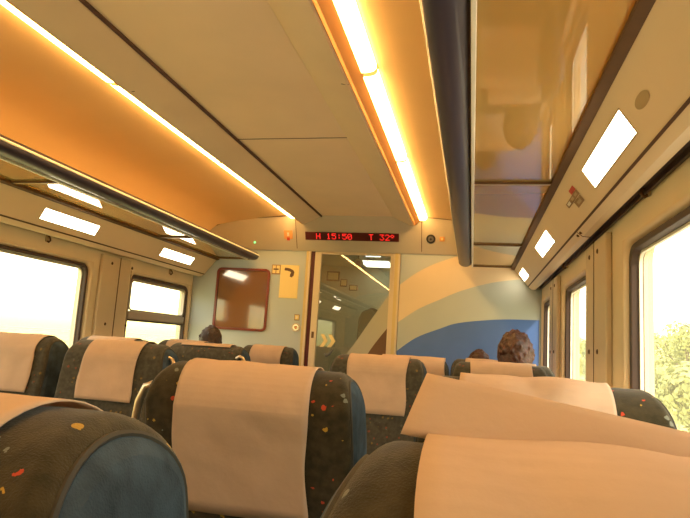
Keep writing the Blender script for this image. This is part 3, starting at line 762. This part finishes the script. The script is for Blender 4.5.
# ---------------------------------------------------------------- people
def person(x, y, face, top, label, shirt, hairm, scale=1.0, longhair=False):
    """seated passenger; local +y = facing; top = height of the crown"""
    root = empty('person', (x, y, 0), 0 if face > 0 else pi)
    tag(root, label, 'person')
    k = scale; seat = .455+.09*k
    hc = top-.112*k               # head centre
    neck = hc-.15*k; sh = hc-.225*k
    b = MB()
    b.ball((0, .0, hc), (.074*k, .092*k, .108*k), 20, 14)
    b.ball((0, .028*k, hc-.055*k), (.055*k, .062*k, .058*k), 16, 10)
    b.capsule((0, .095*k, hc+.005), (0, .108*k, hc-.022*k), .008*k, .014*k)    # nose
    for s in (-1, 1): b.ball((s*.076*k, .0, hc-.012*k), (.012*k, .020*k, .030*k), 10, 8)
    b.capsule((0, -.012, hc-.06*k), (0, -.022, sh), .052*k, .060*k)
    b.capsule((0, -.02, sh-.02), (0, .0, seat+.10*k), .105*k, .12*k)
    b.capsule((-.10*k, -.02, sh-.05*k), (.10*k, -.02, sh-.05*k), .065*k, .065*k)
    kn = .44*k+.01
    for s in (-1, 1):
        S_ = (s*.165*k, -.02, sh-.055*k); E_ = (s*.185*k, .06*k, seat+.16*k); W_ = (s*.11*k, .27*k, seat+.12*k)
        b.capsule(S_, E_, .048*k, .038*k); b.capsule(E_, W_, .036*k, .026*k)
        pc = Vector(W_)+Vector((-s*.012, .045*k, -.012)); b.ball(pc, (.038*k, .048*k, .020*k), 12, 8)
        for f, (dx, ln_) in enumerate(((-.027, .060), (-.009, .070), (.010, .066), (.027, .052))):
            a0 = pc+Vector((dx*k, .035*k, 0)); a1 = a0+Vector((dx*.15, ln_*.55*k, -.006)); a2 = a1+Vector((0, ln_*.40*k, -.022))
            b.capsule(a0, a1, .0088*k, .0082*k); b.capsule(a1, a2, .0082*k, .0075*k)
        t0 = pc+Vector((-s*.030*k, -.005, 0)); t1 = t0+Vector((-s*.022*k, .030*k, -.006)); b.capsule(t0, t1, .010*k, .0085*k); b.capsule(t1, t1+Vector((-s*.004, .022*k, -.006)), .0085*k, .008*k)
        hp = (s*.085*k, .0, seat+.02); kk = (s*.10*k, kn*.92, seat+.03); an = (s*.10*k, kn*.92-.08, .09)
        b.capsule(hp, kk, .085*k, .060*k); b.capsule(kk, an, .055*k, .038*k)
        b.capsule((an[0], an[1]-.02, .045), (an[0], an[1]+.13*k, .035), .036*k, .032*k)
    body = b.build('body', M['skin'], root, 60, rem=.007)
    c = MB()
    c.capsule((0, -.02, sh-.035), (0, .0, seat+.10*k), .118*k, .135*k); c.capsule((-.11*k, -.02, sh-.05*k), (.11*k, -.02, sh-.05*k), .074*k, .074*k)
    for s in (-1, 1):
        S_ = (s*.165*k, -.02, sh-.055*k); E_ = (s*.185*k, .06*k, seat+.16*k); W_ = (s*.118*k, .25*k, seat+.125*k)
        c.capsule(S_, E_, .060*k, .049*k); c.capsule(E_, W_, .047*k, .036*k)
    c.build('sweater', shirt, root, 60, rem=.010)
    c = MB()
    c.capsule((-.06*k, 0, seat+.05), (.06*k, 0, seat+.05), .125*k, .125*k)
    for s in (-1, 1):
        hp = (s*.085*k, .0, seat+.02); kk = (s*.10*k, kn*.92, seat+.03); an = (s*.10*k, kn*.92-.08, .13)
        c.capsule(hp, kk, .096*k, .070*k); c.capsule(kk, an, .066*k, .052*k)
    c.build('trousers', M['jeans'], root, 60, rem=.010)
    for s in (-1, 1):
        MB().box(s*.10*k-.045*k, s*.10*k+.045*k, kn*.92-.15, kn*.92+.09*k, 0, .075).build('shoe', M['black'], root, bevel=.025)
        MB().ball((s*.028*k, .082*k, hc+.012*k), (.012*k, .008*k, .007*k), 10, 8).build('eye', M['eye'], root)
    MB().ball((0, .091*k, hc-.055*k), (.022*k, .008*k, .006*k), 12, 8).build('lips', M['lips'], root)
    # hair : cap with strands
    hm = MB(); rnd = random.Random(int(abs(x)*1000))
    hm.ball((0, -.014*k, hc+.014*k), (.086*k, .098*k, .104*k), 22, 14)
    hm.ball((0, -.045*k, hc-.03*k), (.080*k, .070*k, .085*k), 18, 12)
    for s in (-1, 1): hm.ball((s*.062*k, -.02*k, hc-.0*k), (.028*k, .055*k, .070*k), 12, 8)
    if longhair:
        hm.ball((0, -.06*k, hc-.10*k), (.075*k, .045*k, .10*k), 16, 10)
    for i in range(110):
        a = rnd.uniform(0, 2*pi); el = rnd.uniform(-.2, 1.5)
        if sin(a) > .25 and el < .75: continue
        d = Vector((cos(a)*cos(el)*.084*k, sin(a)*cos(el)*.096*k, sin(el)*.104*k)); p = Vector((0, -.014*k, hc+.014*k))+d
        tn_ = Vector((-d.x*.2, -d.y*.2-.01, -.0)).normalized()
        q = p+Vector((rnd.uniform(-.018, .018), rnd.uniform(-.02, .01), -.030*k*cos(el)+.003))
        hm.tube([p-d*.04, (p+q)/2+d*.05, q-d*.02], [.007*k, .008*k, .003*k], 6)
    hm.build('hair', hairm, root, 60, rem=.006)
    return root
person(1.135, 3.33, 1, 1.340, 'person seen from behind with auburn dark hair rising above a right window seat', M['shirt'], M['hair'], 1.06, True)
person(-.965, 4.05, 1, 1.283, 'person whose dark hair shows above the far left seats below the poster frame', M['shirt2'], M['hair2'], .93)
person(.955, 4.09, 1, 1.232, 'short person whose brown hair just shows over the seats under the blue mural', M['shirt2'], M['hair'], .86)

# ---------------------------------------------------------------- outside
def grass_mat():
    m, nt, out = new_mat('dry_field'); L = nt.links.new
    d = nt.nodes.new('ShaderNodeBsdfDiffuse'); tc = nt.nodes.new('ShaderNodeTexCoord')
    n = nt.nodes.new('ShaderNodeTexNoise'); n.inputs['Scale'].default_value = .35; n.inputs['Detail'].default_value = 8
    r = nt.nodes.new('ShaderNodeValToRGB'); e = r.color_ramp.elements
    e[0].position = .35; e[0].color = (.30, .32, .10, 1); e[1].position = .6; e[1].color = (.62, .54, .27, 1)
    L(tc.outputs['Object'], n.inputs[0]); L(n.outputs[0], r.inputs[0]); L(r.outputs[0], d.inputs[0]); L(d.outputs[0], out.inputs[0]); return m
M['field'] = grass_mat()
M['ballast'] = principled('pale_gravel', (.55, .50, .42), .9, noise=.25, nscale=12)
M['leaf'] = principled('leaf_hazy', (.33, .35, .13), .8, noise=.4, nscale=1.5)
M['leaf2'] = principled('leaf_hazy_pale', (.42, .42, .18), .8, noise=.35, nscale=1.5)  # distance haze put into the leaf colour, paler variant
M['bark'] = principled('bark', (.18, .13, .09), .9, noise=.3, nscale=8)
g = MB().box(-250, 250, -120, 400, -1.2, -1.1).build('ground', M['field']); struct(g, 'dry yellow green field outside the train', 'ground')
g = MB().add([(2.0, -60, -1.09), (6.0, -60, -1.09), (6.0, 200, -1.09), (2.0, 200, -1.09)], [(0, 1, 2, 3)]).build('track_bed', M['ballast'], smooth=0); struct(g, 'pale gravel strip beside the track', 'ground')

def tree_proto(seed, R, Ht, mat, n=2600):
    rnd = random.Random(seed)
    root = empty('tree'); 
    t = MB().tube([(0, 0, 0), (.05, 0, Ht*.3), (.0, .08, Ht*.6), (.0, .0, Ht*.85)], [.16, .12, .08, .03], 8)
    for k in range(6):
        a = k*1.05; t.tube([(0, 0, Ht*(.2+.08*k)), (cos(a)*R*.35, sin(a)*R*.35, Ht*(.38+.08*k)), (cos(a)*R*.6, sin(a)*R*.6, Ht*(.48+.08*k))], [.06, .04, .02], 6)
    t.build('trunk', M['bark'], root)
    lobes = [(Vector((rnd.uniform(-.55, .55)*R, rnd.uniform(-.55, .55)*R, Ht*rnd.uniform(.22, .85))), R*rnd.uniform(.35, .6)) for _ in range(13)]
    c = MB()
    for i in range(n):
        ce_, rr = rnd.choice(lobes)
        d = Vector((rnd.gauss(0, 1), rnd.gauss(0, 1), rnd.gauss(0, 1))).normalized(); p = ce_+d*rr*rnd.uniform(.6, 1.05)
        if p.z < .1: p.z = .1+rnd.random()*.3
        s = rnd.uniform(.05, .14); a = Vector((rnd.gauss(0, 1), rnd.gauss(0, 1), rnd.gauss(0, 1))).normalized(); b_ = a.cross(d).normalized() if abs(a.dot(d)) < .95 else Vector((1, 0, 0))
        a = (a-d*a.dot(d)*.7).normalized()
        c.add([p-a*s, p+b_*s*.6, p+a*s, p-b_*s*.6], [(0, 1, 2, 3)])
    c.build('foliage', mat, root, 0)
    return root
protos = [tree_proto(1, 1.6, 4.6, M['leaf']), tree_proto(2, 1.9, 3.6, M['leaf2']), tree_proto(3, 1.2, 2.4, M['leaf'])]
first = [True]*3
rnd = random.Random(5)
spots = []
for i in range(13): spots.append((rnd.choice((0, 1)), 13+rnd.uniform(-1.5, 2), 24+i*4.2, rnd.uniform(.85, 1.15)))
for i in range(5): spots.append((2, 8.0+rnd.uniform(-.8, 1.2), 13+i*4.0, rnd.uniform(.8, 1.1)))
for i in range(0): spots.append((rnd.choice((0, 1)), -75+rnd.uniform(-6, 6), 10+i*8, rnd.uniform(.9, 1.2)))
lab = {0: 'hazy green tree outside standing in the tree line', 1: 'pale bushy tree outside in the tree line', 2: 'low green bush outside near the track, seen through the front right window'}
for k, x, y, sc in spots:
    if first[k]: o = protos[k]; first[k] = False
    else: o = copy_tree(protos[k])
    o.location = (x, y, -1.1); o.scale = (sc, sc, sc); o.rotation_euler = (0, 0, rnd.uniform(0, 6))
    side = ' on the right side' if x > 0 else ' far off on the left side'
    tag(o, lab[k]+(side if k < 2 else ''), 'tree' if k < 2 else 'bush', 'bushes by the track' if k == 2 else ('right tree line' if x > 0 else 'left distant tree line'))
    if k == 2: o.name = 'bush'

# ---------------------------------------------------------------- world, light, camera
w = bpy.data.worlds.new('World'); SC.world = w; w.use_nodes = True
bg = w.node_tree.nodes['Background']; bg.inputs[1].default_value = 4.6
tc = w.node_tree.nodes.new('ShaderNodeTexCoord'); sx = w.node_tree.nodes.new('ShaderNodeSeparateXYZ'); cr = w.node_tree.nodes.new('ShaderNodeValToRGB')
w.node_tree.links.new(tc.outputs['Generated'], sx.inputs[0]); w.node_tree.links.new(sx.outputs[2], cr.inputs[0]); w.node_tree.links.new(cr.outputs[0], bg.inputs[0])
cr.color_ramp.elements[0].position = 0; cr.color_ramp.elements[0].color = (.62, .56, .19, 1)
cr.color_ramp.elements[1].position = .12; cr.color_ramp.elements[1].color = (1, .96, .82, 1)
e_ = cr.color_ramp.elements.new(.03); e_.color = (.80, .74, .33, 1)
sun = bpy.data.lights.new('sun', 'SUN'); sun.energy = 4.0; sun.angle = radians(4); sun.color = (1, .9, .7)
so = bpy.data.objects.new('sun', sun); COL.objects.link(so); so.rotation_euler = (radians(58), 0, radians(35))
# daylight portals in the window openings
for s, ws in ((-1, wins['L']), (1, wins['R'])):
    for (a, b) in ws:
        l = bpy.data.lights.new('portal', 'AREA'); l.shape = 'RECTANGLE'; l.size = b-a; l.size_y = ZW1-ZW0; l.cycles.is_portal = True
        o = bpy.data.objects.new('portal', l); COL.objects.link(o); o.location = (s*(XW+.07), (a+b)/2, (ZW0+ZW1)/2)
        d = Vector((-s, 0, 0)); o.rotation_euler = d.to_track_quat('-Z', 'Z').to_euler()

f, yaw, pit, rol = 585.97, .219889, .143503, .062874
fw = Vector((-sin(yaw)*cos(pit), cos(yaw)*cos(pit), sin(pit)))
r0 = Vector((cos(yaw), sin(yaw), 0)); u0 = r0.cross(fw)
r_ = r0*cos(rol)+u0*sin(rol); u_ = -r0*sin(rol)+u0*cos(rol)
cam = bpy.data.cameras.new('camera'); co = bpy.data.objects.new('camera', cam); COL.objects.link(co)
mt = Matrix((r_, u_, -fw)).transposed().to_4x4(); mt.translation = Vector((.9068, 0, 1.22)); co.matrix_world = mt
cam.sensor_width = 36; cam.lens = f/690*36; cam.clip_start = .02; cam.clip_end = 1000
SC.camera = co
SC.view_settings.view_transform = 'Standard'; SC.view_settings.look = 'None'; SC.view_settings.exposure = 0
SC.cycles.use_denoising = True
SC.cycles.max_bounces = 8; SC.cycles.transparent_max_bounces = 12
SC.cycles.sample_clamp_indirect = 6
